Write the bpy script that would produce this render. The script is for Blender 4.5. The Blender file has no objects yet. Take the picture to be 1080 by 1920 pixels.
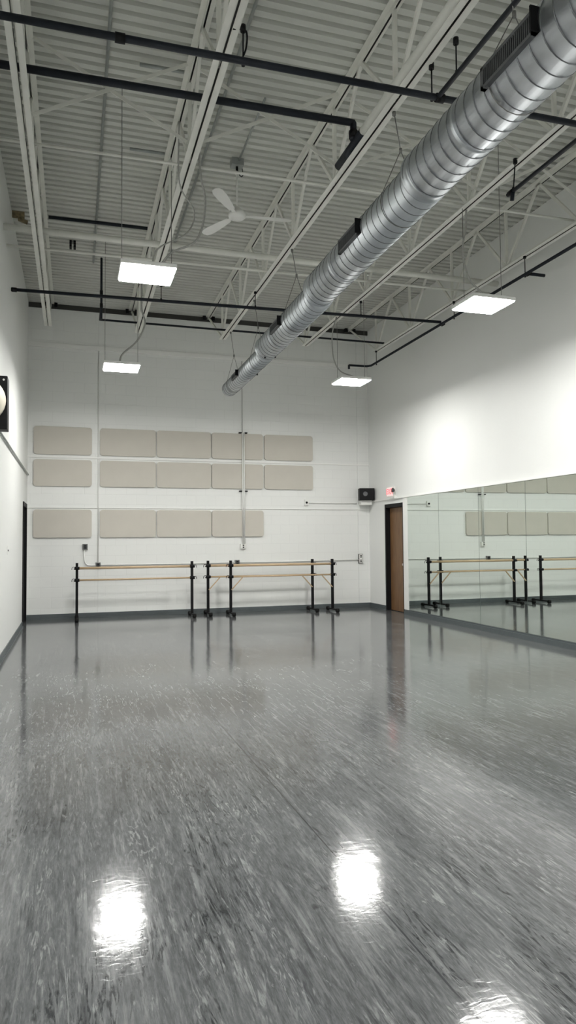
import bpy, bmesh, math, random
from mathutils import Vector, Matrix
random.seed(4)
sc = bpy.context.scene
col = sc.collection
PI = math.pi

# ------------------------------------------------------------------ dimensions (metres)
XL, XR, YB, YF = -0.862, 6.342, 14.363, -4.5      # left wall, right wall, back wall, wall behind the camera
ZD = 6.21                                          # underside of the roof deck
ZTOP, ZBOT = 6.17, 5.32                            # joist top / bottom chord
CAM = Vector((0, 0, 1.46))

# ------------------------------------------------------------------ materials
def mat(name, color, rough=.5, metal=0.0, spec=.5, coat=0.0):
    m = bpy.data.materials.new(name); m.use_nodes = True
    b = m.node_tree.nodes['Principled BSDF']
    b.inputs['Base Color'].default_value = (*color, 1)
    b.inputs['Roughness'].default_value = rough
    b.inputs['Metallic'].default_value = metal
    b.inputs['Specular IOR Level'].default_value = spec
    b.inputs['Coat Weight'].default_value = coat
    return m

def nodes(m):
    nt = m.node_tree
    return nt, nt.nodes, nt.links, nt.nodes['Principled BSDF']

def add_noise_variation(m, color, amount=.05, scale=3.0, bump=0.0, bscale=120, stretch=(1, 1, 1)):
    nt, N, L, b = nodes(m)
    tc = N.new('ShaderNodeTexCoord'); mp = N.new('ShaderNodeMapping'); mp.inputs['Scale'].default_value = stretch
    L.new(tc.outputs['Object'], mp.inputs['Vector'])
    n = N.new('ShaderNodeTexNoise'); n.inputs['Scale'].default_value = scale; n.inputs['Detail'].default_value = 4
    L.new(mp.outputs[0], n.inputs['Vector'])
    r = N.new('ShaderNodeValToRGB')
    r.color_ramp.elements[0].position = .3; r.color_ramp.elements[1].position = .7
    r.color_ramp.elements[0].color = (*[c * (1 - amount) for c in color], 1)
    r.color_ramp.elements[1].color = (*[min(1, c * (1 + amount)) for c in color], 1)
    L.new(n.outputs['Fac'], r.inputs[0]); L.new(r.outputs[0], b.inputs['Base Color'])
    if bump:
        n2 = N.new('ShaderNodeTexNoise'); n2.inputs['Scale'].default_value = bscale; n2.inputs['Detail'].default_value = 3
        L.new(mp.outputs[0], n2.inputs['Vector'])
        bp = N.new('ShaderNodeBump'); bp.inputs['Strength'].default_value = bump; bp.inputs['Distance'].default_value = .01
        L.new(n2.outputs['Fac'], bp.inputs['Height']); L.new(bp.outputs[0], b.inputs['Normal'])
    return m

WHITE = (.80, .806, .79)
M = {}
M['wall'] = add_noise_variation(mat('painted_wall', WHITE, .32), WHITE, .012, 1.2, .05, 60)
M['wall_gloss'] = add_noise_variation(mat('semi_gloss_painted_wall', WHITE, .48, spec=.3), WHITE, .01, .8, .04, 9)
M['trim'] = add_noise_variation(mat('white_trim_paint', (.83, .83, .81), .4), (.83, .83, .81), .01, 4)
M['joist'] = add_noise_variation(mat('painted_joist_steel', (.74, .74, .69), .45), (.74, .74, .69), .05, 6)
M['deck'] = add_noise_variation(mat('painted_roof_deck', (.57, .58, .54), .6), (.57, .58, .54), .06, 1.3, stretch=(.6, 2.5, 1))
M['black_pipe'] = add_noise_variation(mat('black_steel_pipe', (.011, .014, .020), .5, spec=.25), (.011, .014, .020), .25, 9)
M['black'] = add_noise_variation(mat('black_metal', (.007, .007, .008), .55, spec=.18), (.007, .007, .008), .15, 8)
M['black_plastic'] = add_noise_variation(mat('black_plastic', (.007, .007, .008), .5, spec=.15), (.007, .007, .008), .15, 30)
M['rubber'] = add_noise_variation(mat('black_rubber', (.008, .008, .008), .7, spec=.15), (.008, .008, .008), .2, 30)
M['grey_conduit'] = add_noise_variation(mat('grey_steel_conduit', (.33, .35, .34), .4, .4), (.33, .35, .34), .08, 8)
M['cable'] = add_noise_variation(mat('steel_wire_rope', (.22, .22, .21), .5, .5), (.22, .22, .21), .1, 20)
M['flex'] = add_noise_variation(mat('flexible_grey_conduit', (.42, .42, .40), .5, .3), (.42, .42, .40), .1, 40)
M['panel'] = add_noise_variation(mat('beige_acoustic_fabric', (.575, .545, .49), .95, spec=.15), (.575, .545, .49), .03, 2.5, .2, 350)
M['base'] = add_noise_variation(mat('dark_grey_cove_base', (.085, .10, .105), .42), (.085, .10, .105), .08, 12)
M['galv_dark'] = add_noise_variation(mat('galvanised_seam', (.20, .21, .22), .45, .9), (.20, .21, .22), .1, 20)
M['grille'] = add_noise_variation(mat('dark_grey_grille', (.06, .062, .065), .5, .3), (.06, .062, .065), .15, 20)
M['slat'] = add_noise_variation(mat('grille_slat_metal', (.13, .135, .14), .45, .5), (.13, .135, .14), .1, 20)
M['box_steel'] = add_noise_variation(mat('outlet_box_steel', (.25, .25, .24), .45, .6), (.25, .25, .24), .2, 40)
M['plate'] = add_noise_variation(mat('white_cover_plate', (.78, .78, .75), .4), (.78, .78, .75), .02, 10)
M['cream'] = add_noise_variation(mat('cream_plastic', (.62, .58, .49), .4), (.62, .58, .49), .03, 5)
M['fanwhite'] = add_noise_variation(mat('fan_white_enamel', (.80, .80, .77), .35), (.80, .80, .77), .02, 5)
M['knob'] = add_noise_variation(mat('satin_chrome', (.7, .7, .68), .3, 1.0), (.7, .7, .68), .03, 10)
M['rust'] = add_noise_variation(mat('rusty_fitting', (.20, .16, .09), .8), (.20, .16, .09), .4, 30)
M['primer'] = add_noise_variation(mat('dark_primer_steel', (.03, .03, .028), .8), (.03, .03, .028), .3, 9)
M['gap_shade'] = mat('painted_gap_shade', (.05, .05, .045), .8)  # shade of the gap above the back wall, put into the colour

# galvanised duct
def galv():
    c = (.62, .645, .67)
    m = mat('galvanised_duct', c, .3, 1.0)
    nt, N, L, b = nodes(m)
    tc = N.new('ShaderNodeTexCoord'); mp = N.new('ShaderNodeMapping'); mp.inputs['Scale'].default_value = (3, 1.2, 3)
    L.new(tc.outputs['Object'], mp.inputs['Vector'])
    n = N.new('ShaderNodeTexNoise'); n.inputs['Scale'].default_value = 2.2; n.inputs['Detail'].default_value = 5
    L.new(mp.outputs[0], n.inputs['Vector'])
    r = N.new('ShaderNodeValToRGB')
    r.color_ramp.elements[0].position = .3; r.color_ramp.elements[1].position = .7
    r.color_ramp.elements[0].color = (.52, .545, .57, 1); r.color_ramp.elements[1].color = (.68, .71, .74, 1)
    L.new(n.outputs['Fac'], r.inputs[0]); L.new(r.outputs[0], b.inputs['Base Color'])
    mr = N.new('ShaderNodeMapRange'); mr.inputs['To Min'].default_value = .36; mr.inputs['To Max'].default_value = .48
    L.new(n.outputs['Fac'], mr.inputs['Value']); L.new(mr.outputs[0], b.inputs['Roughness'])
    return m
M['galv'] = galv()

# concrete block wall painted white
def block():
    m = mat('painted_concrete_block', WHITE, .42)
    nt, N, L, b = nodes(m)
    tc = N.new('ShaderNodeTexCoord')
    sp = N.new('ShaderNodeSeparateXYZ'); cb = N.new('ShaderNodeCombineXYZ')
    L.new(tc.outputs['Object'], sp.inputs[0]); L.new(sp.outputs['X'], cb.inputs['X']); L.new(sp.outputs['Z'], cb.inputs['Y'])
    br = N.new('ShaderNodeTexBrick')
    br.inputs['Scale'].default_value = 1.0; br.inputs['Brick Width'].default_value = .405; br.inputs['Row Height'].default_value = .203
    br.inputs['Mortar Size'].default_value = .006; br.inputs['Mortar Smooth'].default_value = .6
    br.inputs['Color1'].default_value = (*WHITE, 1); br.inputs['Color2'].default_value = (.795, .801, .785, 1)
    br.inputs['Mortar'].default_value = (.755, .76, .745, 1)
    L.new(cb.outputs[0], br.inputs['Vector']); L.new(br.outputs['Color'], b.inputs['Base Color'])
    n2 = N.new('ShaderNodeTexNoise'); n2.inputs['Scale'].default_value = 55; n2.inputs['Detail'].default_value = 3
    L.new(tc.outputs['Object'], n2.inputs['Vector'])
    inv = N.new('ShaderNodeMath'); inv.operation = 'MULTIPLY_ADD'; inv.inputs[1].default_value = -1.0
    L.new(br.outputs['Fac'], inv.inputs[0])
    sc_ = N.new('ShaderNodeMath'); sc_.operation = 'MULTIPLY'; sc_.inputs[1].default_value = .18
    L.new(n2.outputs['Fac'], sc_.inputs[0]); L.new(sc_.outputs[0], inv.inputs[2])
    bp = N.new('ShaderNodeBump'); bp.inputs['Strength'].default_value = .22; bp.inputs['Distance'].default_value = .006
    L.new(inv.outputs[0], bp.inputs['Height']); L.new(bp.outputs[0], b.inputs['Normal'])
    return m
M['block'] = block()

# marbled grey vinyl, streaks along the room
def floor_mat():
    m = mat('marbled_grey_vinyl', (.15, .155, .16), .16, spec=.5)
    nt, N, L, b = nodes(m)
    tc = N.new('ShaderNodeTexCoord')
    def mapping(s, loc=(0, 0, 0), rot=0):
        mp = N.new('ShaderNodeMapping'); mp.inputs['Scale'].default_value = s; mp.inputs['Location'].default_value = loc
        mp.inputs['Rotation'].default_value = (0, 0, rot)
        L.new(tc.outputs['Object'], mp.inputs['Vector']); return mp
    def noise(mp, scale, detail=4, dist=0.0, rough=.55):
        n = N.new('ShaderNodeTexNoise'); n.inputs['Scale'].default_value = scale; n.inputs['Detail'].default_value = detail
        n.inputs['Distortion'].default_value = dist; n.inputs['Roughness'].default_value = rough
        L.new(mp.outputs[0], n.inputs['Vector']); return n
    def ramp(src, p0, p1, v0=0, v1=1):
        r = N.new('ShaderNodeMapRange'); r.inputs['From Min'].default_value = p0; r.inputs['From Max'].default_value = p1
        r.inputs['To Min'].default_value = v0; r.inputs['To Max'].default_value = v1
        L.new(src, r.inputs['Value']); return r
    def mul(a, c):
        x = N.new('ShaderNodeMath'); x.operation = 'MULTIPLY'; L.new(a, x.inputs[0])
        if isinstance(c, (int, float)): x.inputs[1].default_value = c
        else: L.new(c, x.inputs[1])
        return x
    def mix(fac, a, c):
        x = N.new('ShaderNodeMix'); x.data_type = 'RGBA'; L.new(fac, x.inputs['Factor'])
        if isinstance(a, tuple): x.inputs['A'].default_value = (*a, 1)
        else: L.new(a, x.inputs['A'])
        if isinstance(c, tuple): x.inputs['B'].default_value = (*c, 1)
        else: L.new(c, x.inputs['B'])
        return x
    cloud = noise(mapping((1, .40, 1)), 1.5, 5, .5, .6)
    c0 = mix(ramp(cloud.outputs['Fac'], .32, .68).outputs[0], (.062, .065, .068), (.108, .113, .117))
    # fine directional grain
    fine = noise(mapping((1, .13, 1)), 85, 6, .2, .72)
    c1 = mix(ramp(fine.outputs['Fac'], .42, .70, 0, .55).outputs[0], c0.outputs['Result'], (.20, .207, .21))
    fined = noise(mapping((1, .12, 1), (2, 8, 0)), 70, 6, .2, .72)
    c1b = mix(ramp(fined.outputs['Fac'], .50, .72, 0, .60).outputs[0], c1.outputs['Result'], (.040, .043, .046))
    # longer streaks
    st = noise(mapping((1, .07, 1), (8, 3, 0)), 30, 6, .35, .68)
    c1b = mix(ramp(st.outputs['Fac'], .52, .66, 0, .55).outputs[0], c1b.outputs['Result'], (.235, .242, .245))
    st2 = noise(mapping((1, .08, 1), (1, 13, 0)), 24, 6, .45, .68)
    c1b = mix(ramp(st2.outputs['Fac'], .53, .66, 0, .60).outputs[0], c1b.outputs['Result'], (.035, .037, .040))
    # marbled veins: contour lines of a warped, stretched field, gathered in patches
    def veins(loc, scale, k, phase, p0, p1, dist):
        n = noise(mapping((1, .11, 1), loc), scale, 4, dist, .66)
        m1 = mul(n.outputs['Fac'], k)
        m2 = N.new('ShaderNodeMath'); m2.operation = 'ADD'; L.new(m1.outputs[0], m2.inputs[0]); m2.inputs[1].default_value = phase
        sn = N.new('ShaderNodeMath'); sn.operation = 'SINE'; L.new(m2.outputs[0], sn.inputs[0])
        return ramp(sn.outputs[0], p0, p1)
    def gate(loc, scale, p0, p1, st=.33):
        g = noise(mapping((1, st, 1), loc), scale, 5, .8, .6)
        return ramp(g.outputs['Fac'], p0, p1)
    br_ = noise(mapping((1, .25, 1), (4, 4, 0)), 40, 4, .4, .7)          # breaks the veins up
    brk = ramp(br_.outputs['Fac'], .42, .56)
    lv = mul(mul(veins((3, 1, 0), 8.5, 62, 0, .45, .95, .5).outputs[0], gate((7, 2, 0), 3.4, .47, .62).outputs[0]).outputs[0], brk.outputs[0])
    c2 = mix(mul(lv.outputs[0], .55).outputs[0], c1b.outputs['Result'], (.34, .35, .35))
    dv = mul(mul(veins((11, 5, 0), 7.5, 56, 1.3, .25, .85, .8).outputs[0], gate((1, 9, 0), 2.8, .48, .60).outputs[0]).outputs[0], brk.outputs[0])
    c3 = mix(mul(dv.outputs[0], .9).outputs[0], c2.outputs['Result'], (.022, .024, .026))
    # scattered pale flecks
    fl = noise(mapping((1, .16, 1), (5, 5, 0)), 34, 7, .5, .72)
    f3 = ramp(fl.outputs['Fac'], .60, .68, 0, .65)
    c4 = mix(f3.outputs[0], c3.outputs['Result'], (.30, .31, .31))
    # one sheet seam: x = 1.19 - .013 (y - 1.9)
    sp = N.new('ShaderNodeSeparateXYZ'); L.new(tc.outputs['Object'], sp.inputs[0])
    a = N.new('ShaderNodeMath'); a.operation = 'MULTIPLY_ADD'; a.inputs[1].default_value = .0150; L.new(sp.outputs['Y'], a.inputs[0])
    L.new(sp.outputs['X'], a.inputs[2])
    d = N.new('ShaderNodeMath'); d.operation = 'SUBTRACT'; L.new(a.outputs[0], d.inputs[0]); d.inputs[1].default_value = 1.2165
    ab = N.new('ShaderNodeMath'); ab.operation = 'ABSOLUTE'; L.new(d.outputs[0], ab.inputs[0])
    seam = ramp(ab.outputs[0], .0028, .0048, 1, 0)
    c5 = mix(mul(seam.outputs[0], .85).outputs[0], c4.outputs['Result'], (.03, .032, .035))
    L.new(c5.outputs['Result'], b.inputs['Base Color'])
    rr = ramp(cloud.outputs['Fac'], .3, .7, .09, .12); L.new(rr.outputs[0], b.inputs['Roughness'])
    # gentle waviness of the sheet plus fine emboss
    w = noise(mapping((.55, 1, 1)), 34, 3, .6)
    w2 = noise(mapping((1, .5, 1)), 7, 2, .3)
    s = N.new('ShaderNodeMath'); s.operation = 'MULTIPLY_ADD'; s.inputs[1].default_value = .45
    L.new(w.outputs['Fac'], s.inputs[0]); L.new(w2.outputs['Fac'], s.inputs[2])
    bp = N.new('ShaderNodeBump'); bp.inputs['Strength'].default_value = .10; bp.inputs['Distance'].default_value = .008
    L.new(s.outputs[0], bp.inputs['Height']); L.new(bp.outputs[0], b.inputs['Normal'])
    return m
M['floor'] = floor_mat()

def wood(name, c0, c1, rough, stretch, scale=6):
    m = mat(name, c0, rough)
    nt, N, L, b = nodes(m)
    tc = N.new('ShaderNodeTexCoord'); mp = N.new('ShaderNodeMapping'); mp.inputs['Scale'].default_value = stretch
    L.new(tc.outputs['Object'], mp.inputs['Vector'])
    n = N.new('ShaderNodeTexNoise'); n.inputs['Scale'].default_value = scale; n.inputs['Detail'].default_value = 6; n.inputs['Distortion'].default_value = .6
    L.new(mp.outputs[0], n.inputs['Vector'])
    r = N.new('ShaderNodeValToRGB'); r.color_ramp.elements[0].position = .3; r.color_ramp.elements[1].position = .72
    r.color_ramp.elements[0].color = (*c0, 1); r.color_ramp.elements[1].color = (*c1, 1)
    L.new(n.outputs['Fac'], r.inputs[0]); L.new(r.outputs[0], b.inputs['Base Color'])
    return m
M['door'] = wood('walnut_door_veneer', (.125, .060, .024), (.215, .118, .052), .45, (6, 6, .45))
M['barwood'] = wood('ash_barre_wood', (.46, .33, .20), (.60, .45, .29), .4, (1, 9, 9))

# mirror glass with its faint green cast
mm = mat('mirror_glass', (.80, .865, .82), .0, 1.0)
add_noise_variation(mm, (.80, .865, .82), .006, .7)
M['mirror'] = mm
M['mirror_edge'] = add_noise_variation(mat('mirror_glass_edge', (.10, .13, .12), .3), (.10, .13, .12), .1, 5)

def emis(name, color, strength, base=(.9, .9, .9)):
    m = mat(name, base, .4)
    b = m.node_tree.nodes['Principled BSDF']
    b.inputs['Emission Color'].default_value = (*color, 1); b.inputs['Emission Strength'].default_value = strength
    return m
M['lamp'] = emis('lit_led_diffuser', (1.0, .992, .955), 121.0)
M['exit_red'] = emis('lit_red_letters', (1.0, .12, .13), 2.2, (.6, .05, .05))
M['exit_pink'] = emis('lit_sign_face', (1.0, .62, .60), .35, (.85, .8, .78))

# ------------------------------------------------------------------ mesh helpers
class MB:
    def __init__(s): s.bm = bmesh.new()
    def box(s, lo, hi, mtx=None, bevel=0):
        lo = Vector(lo); hi = Vector(hi); c = (lo + hi) / 2; d = hi - lo
        r = bmesh.ops.create_cube(s.bm, size=1)
        m = Matrix.Translation(c) @ Matrix.Diagonal((d.x, d.y, d.z, 1))
        if mtx is not None: m = mtx @ m
        bmesh.ops.transform(s.bm, matrix=m, verts=r['verts'])
        if bevel:
            es = list({e for v in r['verts'] for e in v.link_edges})
            bmesh.ops.bevel(s.bm, geom=es, offset=bevel, segments=2, affect='EDGES', profile=.5)
        return s
    def tube(s, pts, r, n=10, caps=True, closed=False):
        pts = [Vector(p) for p in pts]; rr = r if isinstance(r, (list, tuple)) else [r] * len(pts)
        rings = []; prev = None
        for i, p in enumerate(pts):
            if i == 0: t = pts[1] - p
            elif i == len(pts) - 1: t = p - pts[i - 1]
            else: t = (pts[i + 1] - p).normalized() + (p - pts[i - 1]).normalized()
            if t.length < 1e-9: t = Vector((0, 0, 1))
            t.normalize()
            if prev is None:
                a = Vector((0, 0, 1)) if abs(t.z) < .9 else Vector((1, 0, 0))
                u = t.cross(a).normalized()
            else:
                u = (prev - t * prev.dot(t)).normalized()
            prev = u; v = t.cross(u)
            rings.append([s.bm.verts.new(p + rr[i] * (math.cos(2 * PI * k / n) * u + math.sin(2 * PI * k / n) * v)) for k in range(n)])
        for a, b in zip(rings, rings[1:]):
            for k in range(n):
                f = s.bm.faces.new((a[k], a[(k + 1) % n], b[(k + 1) % n], b[k])); f.smooth = True
        if caps:
            s.bm.faces.new(list(reversed(rings[0]))); s.bm.faces.new(rings[-1])
        return s
    def bar(s, a, b, w, t, up=(0, 0, 1)):
        a = Vector(a); b = Vector(b); d = b - a; L_ = d.length; d.normalize(); up = Vector(up)
        u = d.cross(up)
        if u.length < 1e-4: u = d.cross(Vector((1, 0, 0)))
        u.normalize(); v = u.cross(d)
        vs = []
        for p in (a, b):
            vs.append([s.bm.verts.new(p + u * w / 2 * i + v * t / 2 * j) for i, j in ((-1, -1), (1, -1), (1, 1), (-1, 1))])
        for k in range(4):
            s.bm.faces.new((vs[0][k], vs[0][(k + 1) % 4], vs[1][(k + 1) % 4], vs[1][k]))
        s.bm.faces.new(list(reversed(vs[0]))); s.bm.faces.new(vs[1])
        return s
    def prism(s, outline, h, mtx=None):
        """outline: list of (x, y); extruded along z by h"""
        lo = [s.bm.verts.new((x, y, 0)) for x, y in outline]; hi = [s.bm.verts.new((x, y, h)) for x, y in outline]
        s.bm.faces.new(list(reversed(lo))); s.bm.faces.new(hi); n = len(lo)
        for k in range(n): s.bm.faces.new((lo[k], lo[(k + 1) % n], hi[(k + 1) % n], hi[k]))
        if mtx is not None: bmesh.ops.transform(s.bm, matrix=mtx, verts=lo + hi)
        return s
    def lathe(s, prof, n=24, mtx=None):
        """prof: (r, z) pairs spun about z"""
        rings = [[s.bm.verts.new((r * math.cos(2 * PI * k / n), r * math.sin(2 * PI * k / n), z)) for k in range(n)] for r, z in prof]
        for a, b in zip(rings, rings[1:]):
            for k in range(n):
                f = s.bm.faces.new((a[k], a[(k + 1) % n], b[(k + 1) % n], b[k])); f.smooth = True
        s.bm.faces.new(list(reversed(rings[0]))); s.bm.faces.new(rings[-1])
        if mtx is not None: bmesh.ops.transform(s.bm, matrix=mtx, verts=[v for r in rings for v in r])
        return s
    def build(s, name, m, parent=None, loc=(0, 0, 0)):
        bmesh.ops.recalc_face_normals(s.bm, faces=s.bm.faces)
        me = bpy.data.meshes.new(name); s.bm.to_mesh(me); s.bm.free()
        me.materials.append(m)
        o = bpy.data.objects.new(name, me); o.location = loc; col.objects.link(o)
        if parent is not None: o.parent = parent
        return o

def thing(name, label, cat, loc=(0, 0, 0), rz=0, group=None):
    o = bpy.data.objects.new(name, None); o.empty_display_size = .1; o.location = loc; o.rotation_euler = (0, 0, rz)
    col.objects.link(o); o['label'] = label; o['category'] = cat
    if group: o['group'] = group
    return o
def tag(o, label, cat, group=None):
    o['label'] = label; o['category'] = cat
    if group: o['group'] = group
    return o
def struct(o, label=None):
    o['kind'] = 'structure'
    if label: o['label'] = label
    return o
def dup(root, loc, rz, label):
    r = root.copy(); col.objects.link(r); r.location = loc; r.rotation_euler = (0, 0, rz); r['label'] = label
    for ch in list(root.children):
        c = ch.copy(); col.objects.link(c); c.parent = r
        for g in ch.children:
            d = g.copy(); col.objects.link(d); d.parent = c
    return r
def roundrect(w, h, r, n=5):
    pts = []
    for cx, cy, a0 in ((w/2 - r, h/2 - r, 0), (-w/2 + r, h/2 - r, PI/2), (-w/2 + r, -h/2 + r, PI), (w/2 - r, -h/2 + r, 1.5*PI)):
        for k in range(n + 1):
            a = a0 + PI/2 * k / n; pts.append((cx + r * math.cos(a), cy + r * math.sin(a)))
    return pts
def arc_pts(pts, n=6):
    """Catmull-Rom smoothing of a polyline"""
    P = [Vector(p) for p in pts]; P = [2*P[0]-P[1]] + P + [2*P[-1]-P[-2]]; out = []
    for i in range(1, len(P) - 2):
        for k in range(n):
            t = k / n; a, b, c, d = P[i-1], P[i], P[i+1], P[i+2]
            out.append(.5 * ((2*b) + (c-a)*t + (2*a-5*b+4*c-d)*t*t + (3*b-a-3*c+d)*t**3))
    out.append(P[-2]); return out

# ------------------------------------------------------------------ room shell
T = .16
struct(MB().box((XL - T, YF - T, -.1), (XR + T, YB + T, 0)).build('floor', M['floor']), 'glossy marbled grey vinyl dance floor')

# right wall with the door opening (recess 0.12 deep)
DY0, DY1, DZ = 12.690, 13.505, 2.205
w = MB()
w.box((XR, YF - T, 0), (XR + T, DY0, ZD)); w.box((XR, DY1, 0), (XR + T, YB + T, ZD)); w.box((XR, DY0, DZ), (XR + T, DY1, ZD))
struct(w.build('wall_right', M['wall_gloss']), 'white semi-gloss right wall')
# left wall with its door opening
LY0, LY1, LZ = 13.20, 14.07, 2.19
w = MB()
w.box((XL - T, YF - T, 0), (XL, LY0, ZD)); w.box((XL - T, LY1, 0), (XL, YB + T, ZD)); w.box((XL - T, LY0, LZ), (XL, LY1, ZD))
struct(w.build('wall_left', M['wall_gloss']), 'white left wall')
# back wall: painted block with raked control joints modelled as real grooves
JX = (.462, 6.06)
JZ = (2.155, 3.165)
w = MB()
xs = [XL, JX[0], JX[1], XR]; zs = [0, JZ[0], JZ[1], ZD]
for i in range(3):
    for j in range(3):
        w.box((xs[i] + (.007 if i else 0), YB, zs[j] + (.008 if j else 0)), (xs[i+1] - (.007 if i < 2 else 0), YB + .02, zs[j+1] - (.008 if j < 2 else 0)), bevel=.004)
w.box((XL, YB + .012, 0), (XR, YB + T, ZD))
struct(w.build('wall_back', M['block']), 'white painted concrete block back wall')
struct(MB().box((XL, YF - T, 0), (XR, YF, ZD)).build('wall_front', M['wall']), 'white wall behind the viewpoint')

# ceiling: corrugated roof deck, ribs running across the room
per, hgt = .129, .044
w = MB(); prof = []
y = YF
while y < YB:
    prof += [(y, ZD), (y + .072, ZD), (y + .084, ZD + hgt), (y + .117, ZD + hgt)]
    y += per
prof.append((YB, ZD))
a = [w.bm.verts.new((XL - .02, p, q)) for p, q in prof if p <= YB]; b = [w.bm.verts.new((XR + .02, p, q)) for p, q in prof if p <= YB]
c = [w.bm.verts.new((XL - .02, p, ZD + .12)) for p, q in prof if p <= YB]; d = [w.bm.verts.new((XR + .02, p, ZD + .12)) for p, q in prof if p <= YB]
for k in range(len(a) - 1):
    w.bm.faces.new((a[k], a[k+1], b[k+1], b[k])); w.bm.faces.new((c[k], d[k], d[k+1], c[k+1]))
    w.bm.faces.new((a[k], c[k], c[k+1], a[k+1])); w.bm.faces.new((b[k], b[k+1], d[k+1], d[k]))
w.bm.faces.new((a[0], b[0], d[0], c[0])); w.bm.faces.new((a[-1], c[-1], d[-1], b[-1]))
struct(w.build('ceiling', M['deck']), 'white corrugated steel roof deck')

# cove bases
struct(MB().box((XL, YB - .012, 0), (XR, YB, .095)).box((XL, YB - .022, 0), (XR, YB - .012, .02)).build('baseboard_back', M['base']))
w = MB()
for y0, y1 in ((YF, LY0 - .03), (LY1 + .03, YB - .022)):
    w.box((XL, y0, 0), (XL + .012, y1, .095)); w.box((XL + .012, y0, 0), (XL + .024, y1, .018))
struct(w.build('baseboard_left', M['base']))
w = MB()
w.box((XR - .012, YF, 0), (XR, DY0 - .03, .095)); w.box((XR - .030, YF, 0), (XR - .012, DY0 - .03, .072))
w.box((XR - .012, DY1 + .02, 0), (XR, YB - .022, .095)); w.box((XR - .024, DY1 + .02, 0), (XR - .012, YB - .022, .018))
struct(w.build('baseboard_right', M['base']))

# trims: cap over the mirrors, strip between door and mirror, ledge high on the back wall, dark strip painting in the shaded gap under the deck
MZ0, MZ1 = .098, 2.325
struct(MB().box((XR - .035, YF, MZ1), (XR, YB, MZ1 + .022)).build('trim_1', M['trim']), 'white cap strip along the right wall above the mirrors')
struct(MB().box((XR - .022, 12.475, .095), (XR, DY0 - .03, MZ1)).build('trim_2', M['trim']), 'white strip between the brown door and the mirrors')
struct(MB().box((XL, YB - .035, 5.335), (XR, YB, 5.425), bevel=.006).build('trim_3', M['trim']), 'pale ledge high across the back wall')
struct(MB().box((XL, YB - .03, 6.115), (XR, YB, ZD - .002)).build('gap_shade_strip', M['gap_shade']), 'dark strip painted as the shaded gap where back wall meets roof deck')

struct(MB().box((XL, YB - .020, 3.150), (XR, YB, 3.182), bevel=.004).build('trim_5', M['trim']), 'thin white rail across the back wall between the upper panel rows')
struct(MB().box((XL, YB - .014, 2.160), (XR, YB, 2.182), bevel=.003).build('trim_6', M['trim']), 'thin white rail across the back wall above the bottom panel row')
# door_1: brown door on the right wall
d1 = thing('door_1', 'brown wooden door in a black frame on the right wall', 'door', (XR, (DY0 + DY1) / 2, 0)); d1['kind'] = 'structure'; del d1['category']
hw = (DY1 - DY0) / 2
f = MB()
f.box((-.012, -hw - .03, 0), (T, -hw + .022, DZ + .03)); f.box((-.012, hw - .022, 0), (T, hw + .03, DZ + .03)); f.box((-.012, -hw + .022, DZ - .045), (T, hw - .022, DZ + .03))
f.build('door_frame', M['black'], d1)
lf = MB().box((.085, -hw + .026, .012), (.13, hw - .026, DZ - .05), bevel=.002).build('door_leaf', M['door'], d1)
h = MB().lathe([(.028, 0), (.028, .006), (.012, .01), (.012, .045), (.026, .05), (.028, .06), (.022, .07), (.004, .072)], 20, Matrix.Translation((.085, -hw + .09, .98)) @ Matrix.Rotation(-PI/2, 4, 'Y'))
h.build('door_handle', M['knob'], lf)
# door_2: dark doorway on the left wall
d2 = thing('door_2', 'black framed dark door on the left wall beside the corner', 'door', (XL, (LY0 + LY1) / 2, 0)); d2['kind'] = 'structure'; del d2['category']
hw = (LY1 - LY0) / 2
f = MB()
f.box((-T, -hw - .03, 0), (.018, -hw + .03, LZ + .03)); f.box((-T, hw - .03, 0), (.018, hw + .03, LZ + .03)); f.box((-T, -hw + .03, LZ - .05), (.018, hw - .03, LZ + .03))
f.build('door_frame', M['black'], d2)
lf = MB().box((-.12, -hw + .033, .012), (-.075, hw - .033, LZ - .055), bevel=.002).build('door_leaf', M['black_plastic'], d2)
h = MB().lathe([(.028, 0), (.028, .006), (.012, .01), (.012, .045), (.026, .05), (.028, .06), (.022, .068), (.004, .07)], 20, Matrix.Translation((-.075, -hw + .1, .98)) @ Matrix.Rotation(PI/2, 4, 'Y'))
h.build('door_handle', M['knob'], lf)

# ------------------------------------------------------------------ mirrors
seams = [12.472, 11.244, 9.945, 8.705, 7.465, 6.225, 4.985, 3.745, 2.505]
words = ['nearest the brown door', 'second from the brown door', 'third from the brown door', 'fourth from the brown door, cut by the right picture edge',
         'fifth from the brown door', 'sixth from the brown door', 'seventh from the brown door', 'eighth and farthest from the brown door']
for k in range(8):
    y1, y0 = seams[k], seams[k + 1]
    o = thing('mirror_panel', 'tall frameless wall mirror panel, ' + words[k], 'mirror', (XR, (y0 + y1) / 2, MZ0), 0, 'mirror panels along the right wall')
    L_ = y1 - y0
    MB().box((-.012, -L_/2 + .001, 0), (-.001, L_/2 - .001, MZ1 - MZ0 - .001)).build('backing', M['mirror_edge'], o)
    MB().box((-.0135, -L_/2 + .004, .003), (-.0119, L_/2 - .004, MZ1 - MZ0 - .004)).build('glass', M['mirror'], o)

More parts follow.
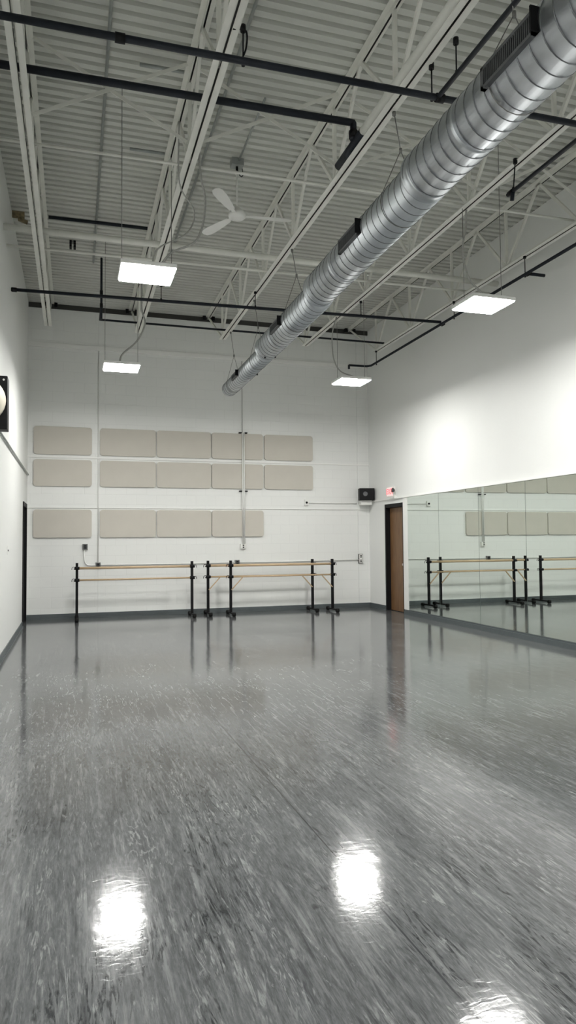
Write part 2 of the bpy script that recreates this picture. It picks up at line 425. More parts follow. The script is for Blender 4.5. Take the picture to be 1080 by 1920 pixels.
# ------------------------------------------------------------------ acoustic panels
cols = [(-.75, .345), (.50, 1.605), (1.625, 2.745), (2.765, 3.875), (3.905, 5.00)]
cn = ['far left column beside the left wall', 'second column from the left', 'third column from the left', 'fourth column, under the white vertical conduits', 'fifth and rightmost column']
rows = [(3.215, 3.765, 'top row'), (2.59, 3.115, 'middle row'), (1.58, 2.13, 'bottom row')]
for j, (z0, z1, rn) in enumerate(rows):
    for i, (x0, x1) in enumerate(cols):
        if j == 2 and i == 4: continue
        W, H = x1 - x0, z1 - z0
        o = MB().prism(roundrect(W - .012, H - .012, .05), .008, Matrix.Rotation(PI/2, 4, 'X')).prism(roundrect(W, H, .055), .030, Matrix.Translation((0, -.008, 0)) @ Matrix.Rotation(PI/2, 4, 'X')).prism(roundrect(W - .012, H - .012, .05), .004, Matrix.Translation((0, -.038, 0)) @ Matrix.Rotation(PI/2, 4, 'X'))
        o = o.build('acoustic_panel', M['panel'], None, ((x0 + x1) / 2, YB - .001, (z0 + z1) / 2))
        lab = 'beige fabric acoustic panel, %s, %s' % (rn, cn[i] if not (j == 2 and i == 3) else 'rightmost of the row, under the white conduits')
        tag(o, lab, 'acoustic panel', 'beige acoustic panels on the back wall')

# ------------------------------------------------------------------ bar joists
JXs = [-.445, 1.115, 2.695, 4.355, 5.885]
nodesY = [12.87 - 1.492 * k for k in range(11)]
YJ0 = nodesY[-1] - 1.0
def angle_pair(y0, y1, z, up):
    w = MB(); g = .009; L = .055; t = .006; s = 1 if up else -1
    for sx in (-1, 1):
        xa, xb = sx * g, sx * (g + L)
        w.box((min(xa, xb), y0, min(z, z + s*t)), (max(xa, xb), y1, max(z, z + s*t)))
        xc = sx * (g + t)
        w.box((min(xa, xc), y0, min(z, z + s*L)), (max(xa, xc), y1, max(z, z + s*L)))
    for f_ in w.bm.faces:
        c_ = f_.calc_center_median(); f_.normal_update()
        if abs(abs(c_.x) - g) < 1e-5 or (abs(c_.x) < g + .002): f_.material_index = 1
    return w
tmpl = None
jl = ['white steel bar joist nearest the left wall', 'white steel bar joist above the left row of lights', 'white steel bar joist just left of the round duct, middle of the five',
      'white steel bar joist just right of the round duct', 'white steel bar joist running close along the right wall']
tmpl = thing('bar_joist', jl[0], 'roof joist', (JXs[0], YB, ZBOT), 0, 'bar joists under the roof deck')
oy = -YB; oz = -ZBOT
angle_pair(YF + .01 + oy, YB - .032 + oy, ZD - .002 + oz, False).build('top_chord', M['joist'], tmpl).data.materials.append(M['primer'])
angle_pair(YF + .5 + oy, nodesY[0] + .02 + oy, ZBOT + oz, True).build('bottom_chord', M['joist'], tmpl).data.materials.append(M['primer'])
pl_ = []
wdiag = []
hz = ZD - .055 - ZBOT
me_cache = {}
def web(dy, kind):
    if kind not in me_cache:
        o = MB().bar((0, 0, 0), (0, dy, hz), .030, .038).build('web_member', M['joist'], tmpl); me_cache[kind] = o.data
    else:
        o = bpy.data.objects.new('web_member', me_cache[kind]); col.objects.link(o); o.parent = tmpl
    return o
for k, ny in enumerate(nodesY):
    o = web(0, 'v'); o.location = (0, ny + oy, .03)
    if k < 10:
        o = web(-.72, 'd'); o.location = (0, ny + oy - .02, .03)
    if k > 0:
        o = web(.72, 'u'); o.location = (0, ny + oy + .02, .03)
MB().bar((0, nodesY[0] + oy, .03), (0, -.10, hz + .02), .032, .026).build('end_diagonal', M['joist'], tmpl)
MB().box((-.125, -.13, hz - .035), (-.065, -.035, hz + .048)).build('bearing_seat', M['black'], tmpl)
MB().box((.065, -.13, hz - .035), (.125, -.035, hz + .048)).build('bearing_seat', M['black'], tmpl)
for i in range(1, 5):
    dup(tmpl, (JXs[i], YB, ZBOT), 0, jl[i])

# cross bridging between the joists
bl = ['left bay', 'second bay from the left', 'bay holding the round duct', 'bay beside the right wall']
for i in range(4):
    xa, xb = JXs[i] + .07, JXs[i+1] - .07; h = .76
    o = thing('cross_bracing', 'pair of crossed white steel struts between two joists, ' + bl[i], 'brace', (xa, 6.62, ZBOT + .06), 0, 'cross bridging between joists')
    MB().bar((0, -.02, 0), (xb - xa, -.02, h), .035, .006, (0, 1, 0)).build('strut', M['joist'], o)
    MB().bar((0, .02, h), (xb - xa, .02, 0), .035, .006, (0, 1, 0)).build('strut', M['joist'], o)

def pipe(name, pts, r, m, label, cat, group=None, n=12, parent=None):
    p0 = Vector(pts[0])
    o = MB().tube([Vector(p) - p0 for p in pts], r, n).build(name, m, parent, p0)
    if parent is None: tag(o, label, cat, group)
    return o
# bridging rods and painted pipes crossing under the deck
pipe('bridging_rod', [(XL, 7.14, 5.405), (XR, 7.02, 5.405)], .014, M['joist'], 'thin white bridging rod crossing all joists near the ceiling fan', 'rod')
pipe('bridging_rod', [(XL, 9.70, 5.40), (XR, 9.52, 5.40)], .018, M['joist'], 'thin white bridging rod crossing above the nearer lit panels', 'rod')
pipe('painted_pipe', [(XL, 9.30, 5.475), (XR, 9.30, 5.475)], .042, M['joist'], 'thick white painted pipe crossing the room above the joist bottom chords', 'pipe')

# ------------------------------------------------------------------ sprinkler pipes
def sprinkler(label, runs, r, hangers=(), couplings=(), heads=(), m=None):
    o = thing('sprinkler_pipe', label, 'pipe', runs[0][0])
    p0 = Vector(runs[0][0]); rel = lambda p: Vector(p) - p0
    w = MB()
    for run in runs: w.tube([rel(p) for p in run], r, 12)
    w.build('pipe_run', m or M['black_pipe'], o)
    for c_, ax in couplings:
        c_ = rel(c_); d = Vector(ax) * .035
        MB().tube([c_ - d, c_ + d], r * 1.35, 12).build('coupling', M['black'], o)
    for p, q in hangers:
        w = MB(); p = rel(p); q = rel(q)
        w.tube([p, q], .006, 6); w.tube([p + Vector((0, 0, -.02)), p + Vector((0, 0, .03))], .022, 8); w.tube([q + Vector((0, 0, -.015)), q + Vector((0, 0, .03))], r * .55, 8)
        w.build('hanger', M['black'], o)
    for p in heads:
        w = MB(); p = rel(p); w.tube([p, p + Vector((0, 0, .09))], .012, 8); w.tube([p + Vector((0, 0, .085)), p + Vector((0, 0, .1))], .026, 10)
        w.build('sprinkler_head', M['black'], o)
    return o
sprinkler('long black sprinkler pipe crossing the top of the room behind the duct, nearest of all',
          [[(XL, 4.93, 5.04), (4.70, 4.84, 5.04)]], .026,
          hangers=[((JXs[2] + .07, 4.90, 5.31), (JXs[2] + .07, 4.90, 5.04)), ((1.20, 4.93, 5.31), (1.20, 4.93, 5.04))],
          couplings=[((.30, 4.915, 5.04), (1, 0, 0)), ((2.82, 4.872, 5.04), (1, 0, 0))])
sprinkler('thick black pipe crossing behind the first joists and ending in a downward elbow',
          [[(XL, 6.30, 5.60), (2.59, 6.22, 5.60), (2.625, 6.22, 5.60), (2.63, 6.22, 5.59), (2.63, 6.22, 5.42)]], .034,
          couplings=[((2.63, 6.22, 5.48), (0, 0, 1))])
# pale main lying in the middle joist, black beyond the elbow
o = thing('main_pipe', 'fat pipe lying beside the middle joist, white then black at its end', 'pipe', (2.630, 1.0, 5.372))
MB().tube([(0, 0, 0), (0, 4.97, 0)], .043, 16).build('painted_length', M['joist'], o)
MB().tube([(0, 4.97, 0), (0, 5.62, 0)], .045, 16).build('black_length', M['black_pipe'], o)['label'] = 'black length of the pipe'
sprinkler('thin black sprinkler branch running toward the viewer above the duct',
          [[(2.80, 4.872, 5.04), (2.80, .6, 5.04)]], .020,
          hangers=[((2.80, 4.58, 5.30), (2.80, 4.58, 5.04)), ((2.80, 2.2, 5.30), (2.80, 2.2, 5.04))])
sprinkler('thin black sprinkler branch beside the joist right of the duct, ending in a short drop',
          [[(4.255, .6, 5.0), (4.250, 6.02, 5.0)], [(4.25, 5.93, 5.0), (4.25, 5.95, 4.91)]], .020,
          hangers=[((4.285, 5.93, 5.31), (4.255, 5.93, 5.01))], couplings=[((4.25, 5.96, 5.0), (0, 1, 0))])
sprinkler('black sprinkler pipe crossing the whole room in front of the far joist ends',
          [[(XL, 10.45, 5.075), (5.80, 10.12, 5.075)]], .024,
          hangers=[((JXs[1] + .12, 10.33, 5.31), (JXs[1] + .12, 10.33, 5.075)), ((JXs[2] - .03, 10.25, 5.31), (JXs[2] - .03, 10.25, 5.075)), ((JXs[3] + .05, 10.2, 5.31), (JXs[3] + .05, 10.2, 5.075))],
          couplings=[((XL + .04, 10.45, 5.075), (1, 0, 0))])
sprinkler('thin black pipe crossing nearest the back wall, fed by a vertical drop',
          [[(.425, 11.77, 6.20), (.425, 11.77, 5.17)], [(.425, 11.77, 5.40), (.425, 12.53, 5.40), (5.90, 12.53, 5.40)]], .019,
          couplings=[((.425, 11.77, 5.40), (0, 0, 1)), ((.425, 11.77, 5.62), (0, 0, 1))])
sprinkler('long black sprinkler pipe hung below the joist along the right wall',
          [[(5.87, YF, 5.045), (5.80, 12.95, 5.045), (5.73, 13.02, 5.045), (5.35, 13.04, 5.045)], [(5.35, 13.04, 5.05), (5.35, 13.04, 4.97)], [(5.855, 7.86, 5.045), (6.10, 7.86, 5.045)]], .022,
          hangers=[((5.86, y_, 5.31), (5.86, y_, 5.045)) for y_ in (7.95, 9.8, 12.82)],
          couplings=[((5.845, 7.86, 5.045), (0, 1, 0)), ((5.835, 10.12, 5.045), (0, 1, 0))])

# small things up at the deck
pipe('short_angle', [(.60, 6.75, 6.15), (1.03, 6.74, 6.15)], .018, M['grey_conduit'], 'short dark steel stub under the deck, nearer of the two left of the second joist', 'steel stub', 'deck stubs')
pipe('short_angle', [(.62, 8.27, 6.15), (1.03, 8.26, 6.15)], .018, M['grey_conduit'], 'short dark steel stub under the deck, farther of the two left of the second joist', 'steel stub', 'deck stubs')
pipe('deck_pipe', [(-.36, 10.32, 6.13), (1.03, 10.30, 6.13)], .024, M['black_pipe'], 'dark pipe tight under the deck between the first two joists', 'pipe')
o = MB().tube([(0, 0, 0), (.16, 0, 0)], .05, 12).tube([(.10, 0, .02), (.10, 0, -.07), (.20, -.01, -.10)], .03, 10).build('rusty_fitting', M['rust'], None, (XL + .02, 10.30, 6.10))
tag(o, 'rusty brown pipe fitting on the left wall tight under the deck', 'fitting')
pipe('deck_conduit', [(.285, YF, 6.18), (.300, 11.95, 6.18)], .016, M['grey_conduit'], 'grey conduit running lengthwise under the deck, left of the second joist', 'conduit', 'deck conduits')
pipe('deck_conduit', [(1.52, YF, 6.18), (1.50, 11.2, 6.18)], .016, M['grey_conduit'], 'grey conduit running lengthwise under the deck, right of the second joist', 'conduit', 'deck conduits')
pipe('deck_conduit', [(1.93, 6.95, 6.18), (1.935, 8.20, 6.18)], .012, M['grey_conduit'], 'short grey conduit feeding the ceiling fan box', 'conduit', 'deck conduits')
pipe('loose_cable', arc_pts([(1.13, 4.96, 5.32), (1.235, 4.98, 5.34), (1.24, 5.0, 5.22), (1.20, 5.0, 5.12), (1.175, 4.95, 5.075)]), .007, M['black'], 'loose dark cable curling down from joist to sprinkler pipe by the second joist', 'cable')
o = MB()
for k, x_ in enumerate((-.06, .0)):
    for z_ in (-.02, -.06, -.10): o.box((x_, 0, z_), (x_ + .035, .12, z_ + .02))
tag(o.build('clamp_bracket', M['black'], None, (-.02, 11.2, 6.205)), 'small black stacked clamps under the deck between the first two joists', 'bracket')
# black clamp fittings on the wall plate at the joists' far ends come with the joists

# ------------------------------------------------------------------ round duct
DX = 2.80
secs = [(-4.3, 5.10, .218, 4.505), (5.10, 7.72, .200, 4.47), (7.72, 10.10, .180, 4.405), (10.10, 12.80, .136, 4.345)]
def dz(y):
    for a_, b_, r_, z_ in secs:
        if a_ <= y <= b_: return z_, r_
duct = thing('air_duct', 'long round galvanised spiral duct hanging from the middle joist', 'air duct', (DX, 12.80, 4.345))
p0 = Vector((DX, 12.80, 4.345))
def ring_prof(y0, y1, r, z, step):
    return
for k, (y0, y1, r, z) in enumerate(secs):
    last = k == 3
    prof = [(r, y0), (r, y1)] if not last else [(r, y0), (r, y1 - .03), (r - .004, y1 - .012), (r - .02, y1 - .002), (.004, y1)]
    n_ = MB()
    # finely divided along its length so it shades as a true cylinder
    mt = Matrix.Translation(Vector((DX, 0, z)) - p0) @ Matrix.Rotation(-PI/2, 4, 'X')
    n_.lathe(prof, 48, mt)
    s_ = n_.build('duct_section', M['galv'], duct)
    # spiral lock seam
    pitch = .118; pts = []; n = int((y1 - y0) / pitch * 28)
    for i in range(n + 1):
        t = i / 28; yy = y0 + t * pitch
        if yy > y1 - (.04 if last else .005): break
        a_ = 2 * PI * t
        pts.append(Vector((DX + (r + .0005) * math.cos(a_), yy, z + (r + .0005) * math.sin(a_))) - p0)
    MB().tube(pts, .0050, 5).build('spiral_seam', M['galv_dark'], s_)
# collars where the diameter steps down
for (y_, ra, rb, za, zb_) in ((5.10, .218, .200, 4.505, 4.47), (7.72, .200, .180, 4.47, 4.405), (10.10, .180, .136, 4.405, 4.345)):
    mt = Matrix.Translation(Vector((DX, y_, za)) - p0) @ Matrix.Rotation(-PI/2, 4, 'X')
    w = MB().lathe([(ra + .001, -.10), (ra + .006, -.095), (ra + .006, -.082), (ra + .001, -.078), (ra + .001, -.018), (ra + .008, -.012), (ra + .008, .006), (ra - .01, .012), (rb - .002, .05)], 48, mt)
    w.build('duct_collar', M['galv'], duct)
for y_, r_, z_ in ((12.60, .136, 4.345), (6.90, .200, 4.47), (9.40, .180, 4.405), (4.32, .218, 4.505), (1.9, .218, 4.505)):
    mt = Matrix.Translation(Vector((DX, y_, z_)) - p0) @ Matrix.Rotation(-PI/2, 4, 'X')
    MB().lathe([(r_ - .002, -.02), (r_ + .005, -.015), (r_ + .005, .015), (r_ - .002, .02)], 48, mt).build('joint_band', M['galv'], duct)
# side grilles (left) and one peeking past the right side
def grille(y0, y1, half, side, lab):
    z_, r_ = dz((y0 + y1) / 2); L_ = y1 - y0; s = -1 if side == 'left' else 1
    g = MB(); xo = math.sqrt(r_ * r_ - half * half)
    x0, x1 = DX + s * (xo - .02), DX + s * (r_ + .020)
    a_, b_ = min(x0, x1), max(x0, x1)
    yy = y0 - .0
    for (ya, yb, za, zb2) in ((y0, y1, -half, -half + .022), (y0, y1, half - .022, half), (y0, y0 + .03, -half, half), (y1 - .03, y1, -half, half)):
        g.box(Vector((a_, ya, z_ + za)) - p0, Vector((b_, yb, z_ + zb2)) - p0)
    fr = g.build('grille', M['slat'], duct); fr['label'] = lab
    g = MB(); g.box(Vector((min(x0, x1 - s*.03), y0 + .02, z_ - half + .015)) - p0, Vector((max(x0, x1 - s*.03), y1 - .02, z_ + half - .015)) - p0)
    g.build('backing', M['black'], fr)
    g = MB(); n = int(L_ / .022)
    for i in range(1, n):
        y_ = y0 + .03 + (L_ - .06) * i / n; xx = DX + s * (r_ + .008)
        g.box(Vector((xx - .010, y_ - .003, z_ - half + .02)) - p0, Vector((xx + .010, y_ + .003, z_ + half - .02)) - p0)
    g.build('slats', M['slat'], fr)
    # scoop tab at the end nearer the viewer
    g = MB(); g.box(Vector((min(x0, x1 + s*.03), y0 - .012, z_ - half)) - p0, Vector((max(x0, x1 + s*.03), y0, z_ + half)) - p0)
    g.build('scoop_tab', M['black'], fr)
grille(3.34, 3.90, .075, 'left', 'dark slatted grille nearest the viewer')
grille(6.03, 6.55, .070, 'left', 'dark slatted grille on the second duct length')
grille(8.76, 9.22, .062, 'left', 'dark slatted grille on the third duct length')
grille(11.45, 11.88, .050, 'left', 'dark slatted grille near the duct end')
grille(11.35, 11.78, .050, 'right', 'dark slatted grille on the far side near the duct end')
# wire hangers: cable from joist, knot, two legs round the duct
for y_ in (2.2, 3.85, 5.54, 8.60, 10.60, 12.35):
    z_, r_ = dz(y_); w = MB(); k_ = Vector((DX, y_, 4.97 if y_ < 10 else 4.88))
    w.tube([Vector((DX - .06, y_, 5.317)) - p0, k_ - p0], .0045, 6)
    w.tube([k_ + Vector((0, 0, -.02)) - p0, k_ + Vector((0, 0, .02)) - p0], .014, 8)
    w.tube([Vector((DX - .06, y_, 5.285)) - p0, Vector((DX - .06, y_, 5.317)) - p0], .018, 8)
    loop = [k_]
    for i in range(13):
        a_ = math.radians(160 + i * (220 / 12)); loop.append(Vector((DX + (r_ + .006) * math.cos(a_), y_, z_ + (r_ + .006) * math.sin(a_))))
    loop.append(k_)
    w.tube([p - p0 for p in loop], .0035, 6)
    w.build('hanger_wire', M['cable'], duct)
w = MB()
for dx_, dz_ in ((-.06, -.165), (.10, -.145)):
    w.lathe([(.014, -.02), (.014, .012), (.009, .02)], 10, Matrix.Translation(Vector((DX + dx_, 9.98, 4.405 + dz_)) - p0))
w.build('bolt', M['black'], duct)

# ------------------------------------------------------------------ pendant lights
def make_light(name, label, loc):
    o = thing(name, label, 'ceiling light', loc, 0, 'hanging LED light panels')
    MB().box((-.275, -.245, .012), (.275, .245, .055), bevel=.006).build('housing', M['trim'], o)
    MB().box((-.262, -.232, .0), (.262, .232, .0118)).build('diffuser', M['lamp'], o)
    return o
LZ_ = 4.19
lights = [('square lit panel hanging on the left, nearer of the two in view', (.705, 7.10, LZ_)),
          ('square lit panel hanging on the left near the back wall', (.705, 11.05, LZ_)),
          ('square lit panel hanging near the right wall, nearer of the two in view', (4.56, 6.98, LZ_)),
          ('square lit panel hanging near the right back corner', (4.56, 11.02, LZ_)),
          ('square lit panel of the left row, just above the picture top', (.705, 2.86, LZ_)),
          ('square lit panel of the right row, out of view right of the duct', (4.56, 2.95, LZ_)),
          ('square lit panel of the left row, behind the viewpoint', (.705, -.9, LZ_)),
          ('square lit panel of the right row, behind the viewpoint', (4.56, -.9, LZ_))]
first = None
for k, (lab, loc) in enumerate(lights):
    if first is None: first = o = make_light('pendant_light', lab, loc)
    else: o = dup(first, loc, 0, lab)
    lights[k] = (o, loc)
for o, loc in lights:
    ls = loc[0] < 2
    w = MB()
    for sx in (-.25, .25):
        w.tube([(sx, 0, .05), (sx, 0, ZD - .03 - LZ_ if (ls == (sx < 0)) else ZBOT - LZ_ - .002)], .0035, 5)
    w.build('suspension_cable', M['cable'], o)
# flexible feeds (parts of their lights)
def feed(k, pts, r=.011):
    o, loc = lights[k]
    MB().tube([Vector(p) - Vector(loc) for p in arc_pts(pts)], r, 8).build('power_cable', M['flex'], o)
feed(0, [(.80, 7.10, LZ_ + .05), (.95, 7.1, 4.45), (1.22, 7.08, 4.62), (1.30, 7.05, 5.0), (1.24, 7.0, 5.3), (1.21, 6.95, 5.9)])
feed(0, [(.75, 7.10, LZ_ + .05), (.82, 7.15, 4.50), (1.12, 7.15, 4.70), (1.20, 7.15, 4.95), (1.04, 7.1, 5.2), (1.02, 7.0, 5.8)], .008)
feed(1, [(.68, 11.05, LZ_ + .05), (.72, 11.08, 4.42), (.95, 11.1, 4.66), (1.07, 11.1, 4.95), (1.02, 11.1, 5.2), (1.02, 11.1, 5.8)], .014)
feed(2, [(4.56, 6.98, LZ_ + .05), (4.55, 6.98, 4.34), (4.38, 6.98, 4.50), (4.30, 6.98, 4.8), (4.35, 6.98, 5.1), (4.36, 6.98, 5.31)])
feed(3, [(4.62, 11.02, LZ_ + .05), (4.60, 11.02, 4.30), (4.36, 11.02, 4.38), (4.24, 11.02, 4.6), (4.22, 11.02, 5.0), (4.30, 11.02, 5.31)])
for k in (4, 5, 6, 7):
    o, loc = lights[k]; x_, y_, _ = loc
    feed(k, [(x_, y_, LZ_ + .05), (x_ + .05, y_, 4.5), (x_ + (.35 if x_ < 2 else -.15), y_, 4.9), (x_ + (.4 if x_ < 2 else -.2), y_, 5.31)])

# ------------------------------------------------------------------ ceiling fan
fan = thing('ceiling_fan', 'white three-blade ceiling fan hanging from the deck, at rest', 'ceiling fan', (1.92, 8.25, 5.50))
MB().box((-.075, -.06, .62), (.075, .06, .705)).build('mounting_box', M['grey_conduit'], fan)
MB().tube([(0, 0, .62), (0, 0, .04)], .011, 10).tube([(0, 0, .56), (0, 0, .52)], .02, 10).build('downrod', M['fanwhite'], fan)
MB().tube([(.0, 0, .62), (.0, -.005, .545)], .016, 8).tube(arc_pts([(0, -.02, .60), (.015, -.03, .52), (.05, -.03, .485), (.07, -.02, .52), (.065, -.01, .60)]), .005, 6).build('cord_loop', M['black'], fan)
MB().lathe([(.02, .11), (.045, .09), (.05, .06), (.09, .045), (.108, .02), (.108, -.015), (.085, -.035), (.03, -.042), (.005, -.043)], 28).build('motor_housing', M['fanwhite'], fan)
for a_ in (236, 116, 356):
    mtx = Matrix.Rotation(math.radians(a_), 4, 'Z')
    pitch = Matrix.Rotation(math.radians(9), 4, 'X')
    outline = [(.16, -.035), (.30, -.052), (.50, -.068), (.62, -.066), (.68, -.045), (.70, 0), (.68, .045), (.62, .066), (.50, .068), (.30, .052), (.16, .035)]
    bl_ = MB().prism(outline, .006, mtx @ pitch).build('blade', M['fanwhite'], fan)
    MB().bar((.09, 0, .0), (.24, 0, .008), .05, .008).build('blade_arm', M['fanwhite'], bl_).matrix_local = mtx

# ------------------------------------------------------------------ ballet barres
def barre(label, x0, x1, y, braces, hooks=True):
    L_ = x1 - x0
    o = thing('ballet_barre', label, 'ballet barre', (x0, y, 0), 0, 'portable double ballet barres')
    for x in (0, L_):
        sgn = -1 if x == 0 else 1
        MB().box((x - .025, -.025, .06), (x + .025, .025, 1.095), bevel=.004).build('upright', M['black'], o)
        ft = MB().box((x - .018, -.31, .035), (x + .018, .31, .068), bevel=.005).build('foot', M['black'], o)
        for s in (-1, 1):
            MB().lathe([(.030, -.035), (.040, -.028), (.040, .028), (.030, .035)], 16, Matrix.Translation((x, s * .285, .0405)) @ Matrix.Rotation(PI/2, 4, 'Y')).build('rubber_end', M['rubber'], ft)
        for z in (.995, .770):
            c = MB().box((x - .033, -.055, z - .028), (x + .033, .027, z + .028), bevel=.006)
            c.tube([(x - .045, -.035, z), (x + .045, -.035, z)], .030, 12)
            c.tube([(x + sgn * .030, 0, z + .022), (x + sgn * .07, 0, z + .024), (x + sgn * .088, 0, z + .008), (x + sgn * .092, 0, z - .03)], .006, 6)
            c.tube([(x + sgn * .030, 0, z - .012), (x + sgn * .058, 0, z - .016)], .010, 8)
            c.build('bracket', M['black'], o)
    MB().tube([(-.03, -.035, .995), (L_ + .03, -.035, .995)], .024, 16).build('barre_rail', M['barwood'], o)
    MB().tube([(-.03, -.035, .770), (L_ + .03, -.035, .770)], .017, 16).build('barre_rail', M['barwood'], o)
    if braces:
        for x, s in ((0, 1), (L_, -1)):
            MB().bar((x + s * .012, -.028, .51), (x + s * .235, -.035, .752), .018, .030, (0, 1, 0)).build('brace', M['barwood'], o)
    return o
barre('double wooden barre on black stands at the left of the back wall, standing alone', .066, 2.252, 13.80, False)
barre('double wooden barre on black stands, the rear one of the overlapping pair', 2.592, 4.815, 13.90, True)
barre('double wooden barre on black stands, the front one of the overlapping pair', 3.022, 5.200, 13.735, True)

# ------------------------------------------------------------------ back wall fittings
def outlet(x, z, w_, h_, d_, label, parts='single', m=None):
    o = thing('outlet_box', label, 'outlet', (x, YB, z))
    MB().box((-w_/2, -d_, -h_/2), (w_/2, 0, h_/2), bevel=.004).build('box', m or M['box_steel'], o)
    MB().box((-w_/2 + .012, -d_ - .004, -h_/2 + .012), (w_/2 - .012, -d_, h_/2 - .012)).build('cover_plate', M['plate'] if parts != 'dark' else M['grille'], o)
    w = MB()
    if parts in ('single', 'dark'):
        for zz in (-.02, .02): w.box((-.016, -d_ - .007, zz - .012), (.016, -d_ - .004, zz + .012))
    elif parts == 'double':
        for zz in (-.065, -.035, .035, .065): w.box((-.018, -d_ - .007, zz - .011), (.018, -d_ - .004, zz + .011))
    elif parts == 'jack':
        w.tube([(0, -d_ - .012, 0), (0, -d_ - .003, 0)], .024, 14)
    w.build('socket', M['black_plastic'], o)
    return o
outlet(.222, 1.395, .10, .12, .05, 'small grey steel outlet box on the back wall above the lone barre, left end', 'dark')
outlet(.470, 1.030, .10, .11, .05, 'square steel outlet box behind the top rail of the lone barre', 'dark')
outlet(3.295, 1.035, .10, .11, .05, 'square steel outlet box behind the top rail of the overlapping barres', 'dark')
outlet(6.100, 1.075, .10, .21, .055, 'tall double outlet box near the right back corner', 'double')
outlet(3.425, 1.375, .12, .10, .06, 'white junction box at the foot of the twin vertical conduits', 'single', M['plate'])
outlet(4.845, 2.310, .09, .13, .045, 'white jack plate with a black hole at the start of the speaker conduit', 'jack', M['plate'])
def conduit(pts, r, label, m='trim', smooth=False):
    return pipe('wall_conduit', arc_pts(pts) if smooth else pts, r, M[m], label, 'conduit')
yc = YB - .025
conduit([(.207, yc, 1.34), (.207, yc, 1.16), (.225, yc, 1.08), (.27, yc, 1.038), (.34, yc, 1.03), (.42, yc, 1.03)], .012, 'white conduit curving down from the small grey outlet box on the left', smooth=True)
conduit([(.52, yc, 1.03), (3.245, yc, 1.035)], .011, 'long thin white conduit behind the barre rails, left half')
conduit([(3.345, yc, 1.035), (6.05, yc, 1.05)], .011, 'long thin white conduit running to the tall corner outlet box')
conduit([(.470, YB - .010, 1.09), (.470, YB - .010, 5.33)], .009, 'tall white vertical conduit between the first two panel columns')
o = thing('twin_conduit', 'pair of white vertical conduits with black clamps over the fourth panel column', 'conduit', (3.43, YB - .062, 1.42))
MB().tube([(-.012, 0, 0), (-.012, 0, 2.36)], .013, 10).tube([(.022, 0, 0), (.022, 0, 2.36)], .013, 10).build('conduit_run', M['trim'], o)
MB().tube([(-.012, .03, 2.36), (-.012, .03, 3.9)], .006, 8).build('upper_cable', M['cable'], o)
for z_ in (1.12, 2.362):
    MB().box((-.085, -.006, z_ - .010), (-.030, .061, z_ + .010)).box((.040, -.006, z_ - .010), (.095, .061, z_ + .010)).build('clamp', M['black'], o)
conduit([(4.89, yc, 2.31), (6.02, yc, 2.30)], .012, 'white horizontal conduit leading to the corner loudspeaker')

# ------------------------------------------------------------------ corner loudspeaker
sp = thing('loudspeaker', 'black loudspeaker on a bracket in the right back corner', 'loudspeaker', (6.165, 14.12, 2.485), math.radians(-14))
MB().box((-.165, -.12, -.125), (.165, .10, .135), bevel=.008).build('cabinet', M['black_plastic'], sp)
MB().box((-.155, -.126, -.115), (.155, -.121, .125)).build('grille_cloth', M['black'], sp)
MB().lathe([(.052, .0), (.052, .006), (.040, .006), (.030, .002), (.004, .002)], 24, Matrix.Translation((-.04, -.126, .01)) @ Matrix.Rotation(PI/2, 4, 'X')).build('woofer', M['slat'], sp)
MB().prism([(-.12, -.02), (.12, -.02), (.14, .10), (-.14, .10)], .10, Matrix.Translation((0, 0, -.225))).build('bracket', M['plate'], sp)

# ------------------------------------------------------------------ exit sign
ex = thing('exit_sign', 'small lit red EXIT sign with a lamp head above the brown door', 'exit sign', (XR, 13.17, 2.475))
MB().box((-.055, -.155, -.095), (0, .155, .105), bevel=.006).build('housing', M['plate'], ex)
MB().box((-.058, -.145, -.085), (-.0552, .145, .095)).build('sign_face', M['exit_pink'], ex)
cu = bpy.data.curves.new('letters', 'FONT'); cu.body = 'EXIT'; cu.size = .155; cu.extrude = .002; cu.offset = .004; cu.align_x = 'CENTER'; cu.align_y = 'CENTER'
to = bpy.data.objects.new('letters', cu); col.objects.link(to)
bpy.context.view_layer.update()
dg = bpy.context.evaluated_depsgraph_get(); me = bpy.data.meshes.new_from_object(to.evaluated_get(dg))
bpy.data.objects.remove(to, do_unlink=True)
me.materials.clear(); me.materials.append(M['exit_red'])
lt = bpy.data.objects.new('letters', me); col.objects.link(lt); lt.parent = ex
lt.matrix_local = Matrix.Translation((-.0605, 0, .008)) @ Matrix.Rotation(-PI/2, 4, 'Z') @ Matrix.Rotation(PI/2, 4, 'X')
MB().lathe([(.022, 0), (.045, .03), (.05, .05), (.045, .054), (.01, .05)], 20, Matrix.Translation((-.05, -.20, .02)) @ Matrix.Rotation(math.radians(-80), 4, 'Y')).build('lamp_head', M['grille'], ex)
MB().box((-.06, -.20, -.135), (0, .02, -.098), bevel=.004).build('base_plate', M['plate'], ex)

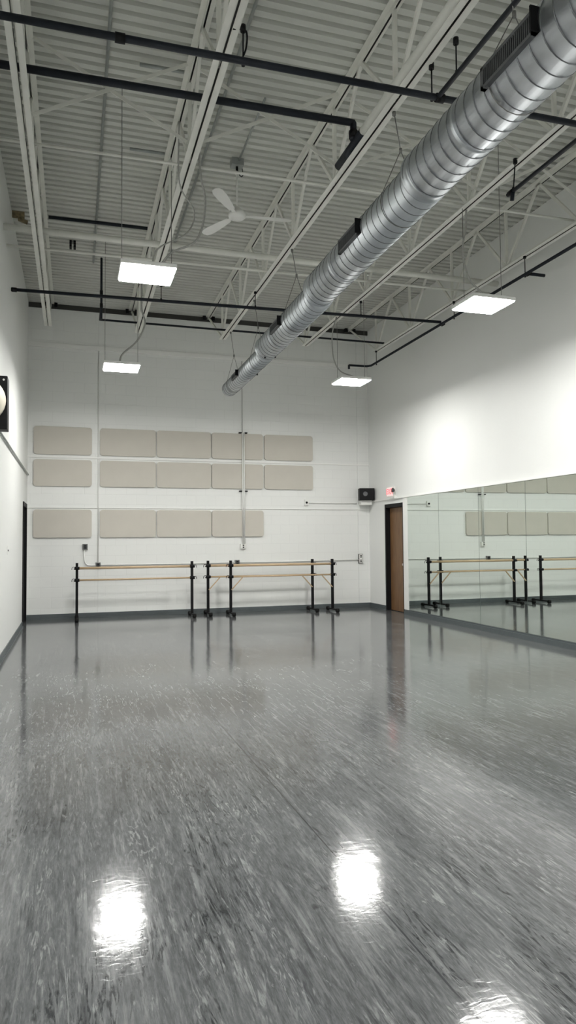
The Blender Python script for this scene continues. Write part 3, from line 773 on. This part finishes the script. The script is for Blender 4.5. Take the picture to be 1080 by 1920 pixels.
# ------------------------------------------------------------------ left wall things
sp2 = thing('wall_speaker', 'black wall loudspeaker with a cream domed front at the left picture edge', 'loudspeaker', (XL, 7.12, 2.812))
MB().box((0, -.02, -.255), (.252, .16, .26), bevel=.006).build('cabinet', M['black_plastic'], sp2)
MB().lathe([(.225, 0), (.222, .02), (.20, .055), (.15, .085), (.08, .105), (.005, .11)], 36, Matrix.Translation((.015, -.02, .02)) @ Matrix.Rotation(PI/2, 4, 'X')).build('dome', M['cream'], sp2)
MB().lathe([(.010, 0), (.010, .004), (.004, .006)], 12, Matrix.Translation((.218, -.02, .222)) @ Matrix.Rotation(PI/2, 4, 'X')).build('screw', M['knob'], sp2)
# keep the dome clear of the wall: trim its hidden side
conduit([(XL + .02, 7.30, 2.80), (XL + .02, 14.30, 2.80)], .014, 'grey conduit running level along the left wall below the loudspeaker', 'grey_conduit')
o = thing('light_switch', 'small white switch plate low on the left wall', 'switch', (XL, 10.23, 1.375))
MB().box((0, -.035, -.057), (.006, .035, .057), bevel=.002).build('plate', M['plate'], o)
MB().box((.006, -.006, -.012), (.016, .006, .012)).build('toggle', M['grille'], o)

# ------------------------------------------------------------------ camera
f, yaw, pitch, roll = 1304.32, .2993, .0429, -.0086
cy, sy = math.cos(yaw), math.sin(yaw); cp, sp_ = math.cos(pitch), math.sin(pitch); cr, sr = math.cos(roll), math.sin(roll)
fwd = Vector((sy * cp, cy * cp, sp_)); right = Vector((cy, -sy, 0)); up = right.cross(fwd)
r2 = cr * right + sr * up; u2 = -sr * right + cr * up
cam = bpy.data.cameras.new('camera'); cam.sensor_width = 36; cam.sensor_fit = 'AUTO'; cam.lens = f / 1920 * 36
cam.clip_start = .05; cam.clip_end = 100
co = bpy.data.objects.new('camera', cam); col.objects.link(co)
m3 = Matrix((r2, u2, -fwd)).transposed()
co.matrix_world = Matrix.Translation(CAM) @ m3.to_4x4()
sc.camera = co

# ------------------------------------------------------------------ world and view
wd = bpy.data.worlds.new('world'); wd.use_nodes = True; sc.world = wd
wd.node_tree.nodes['Background'].inputs[0].default_value = (.5, .5, .5, 1)
wd.node_tree.nodes['Background'].inputs[1].default_value = .02
sc.view_settings.view_transform = 'Standard'; sc.view_settings.look = 'None'
sc.view_settings.exposure = 0.0; sc.view_settings.gamma = 1.0; sc.view_settings.use_curve_mapping = False
sc.cycles.max_bounces = 12; sc.cycles.diffuse_bounces = 8; sc.cycles.glossy_bounces = 6
sc.cycles.sample_clamp_indirect = 8.0
sc.cycles.use_denoising = True
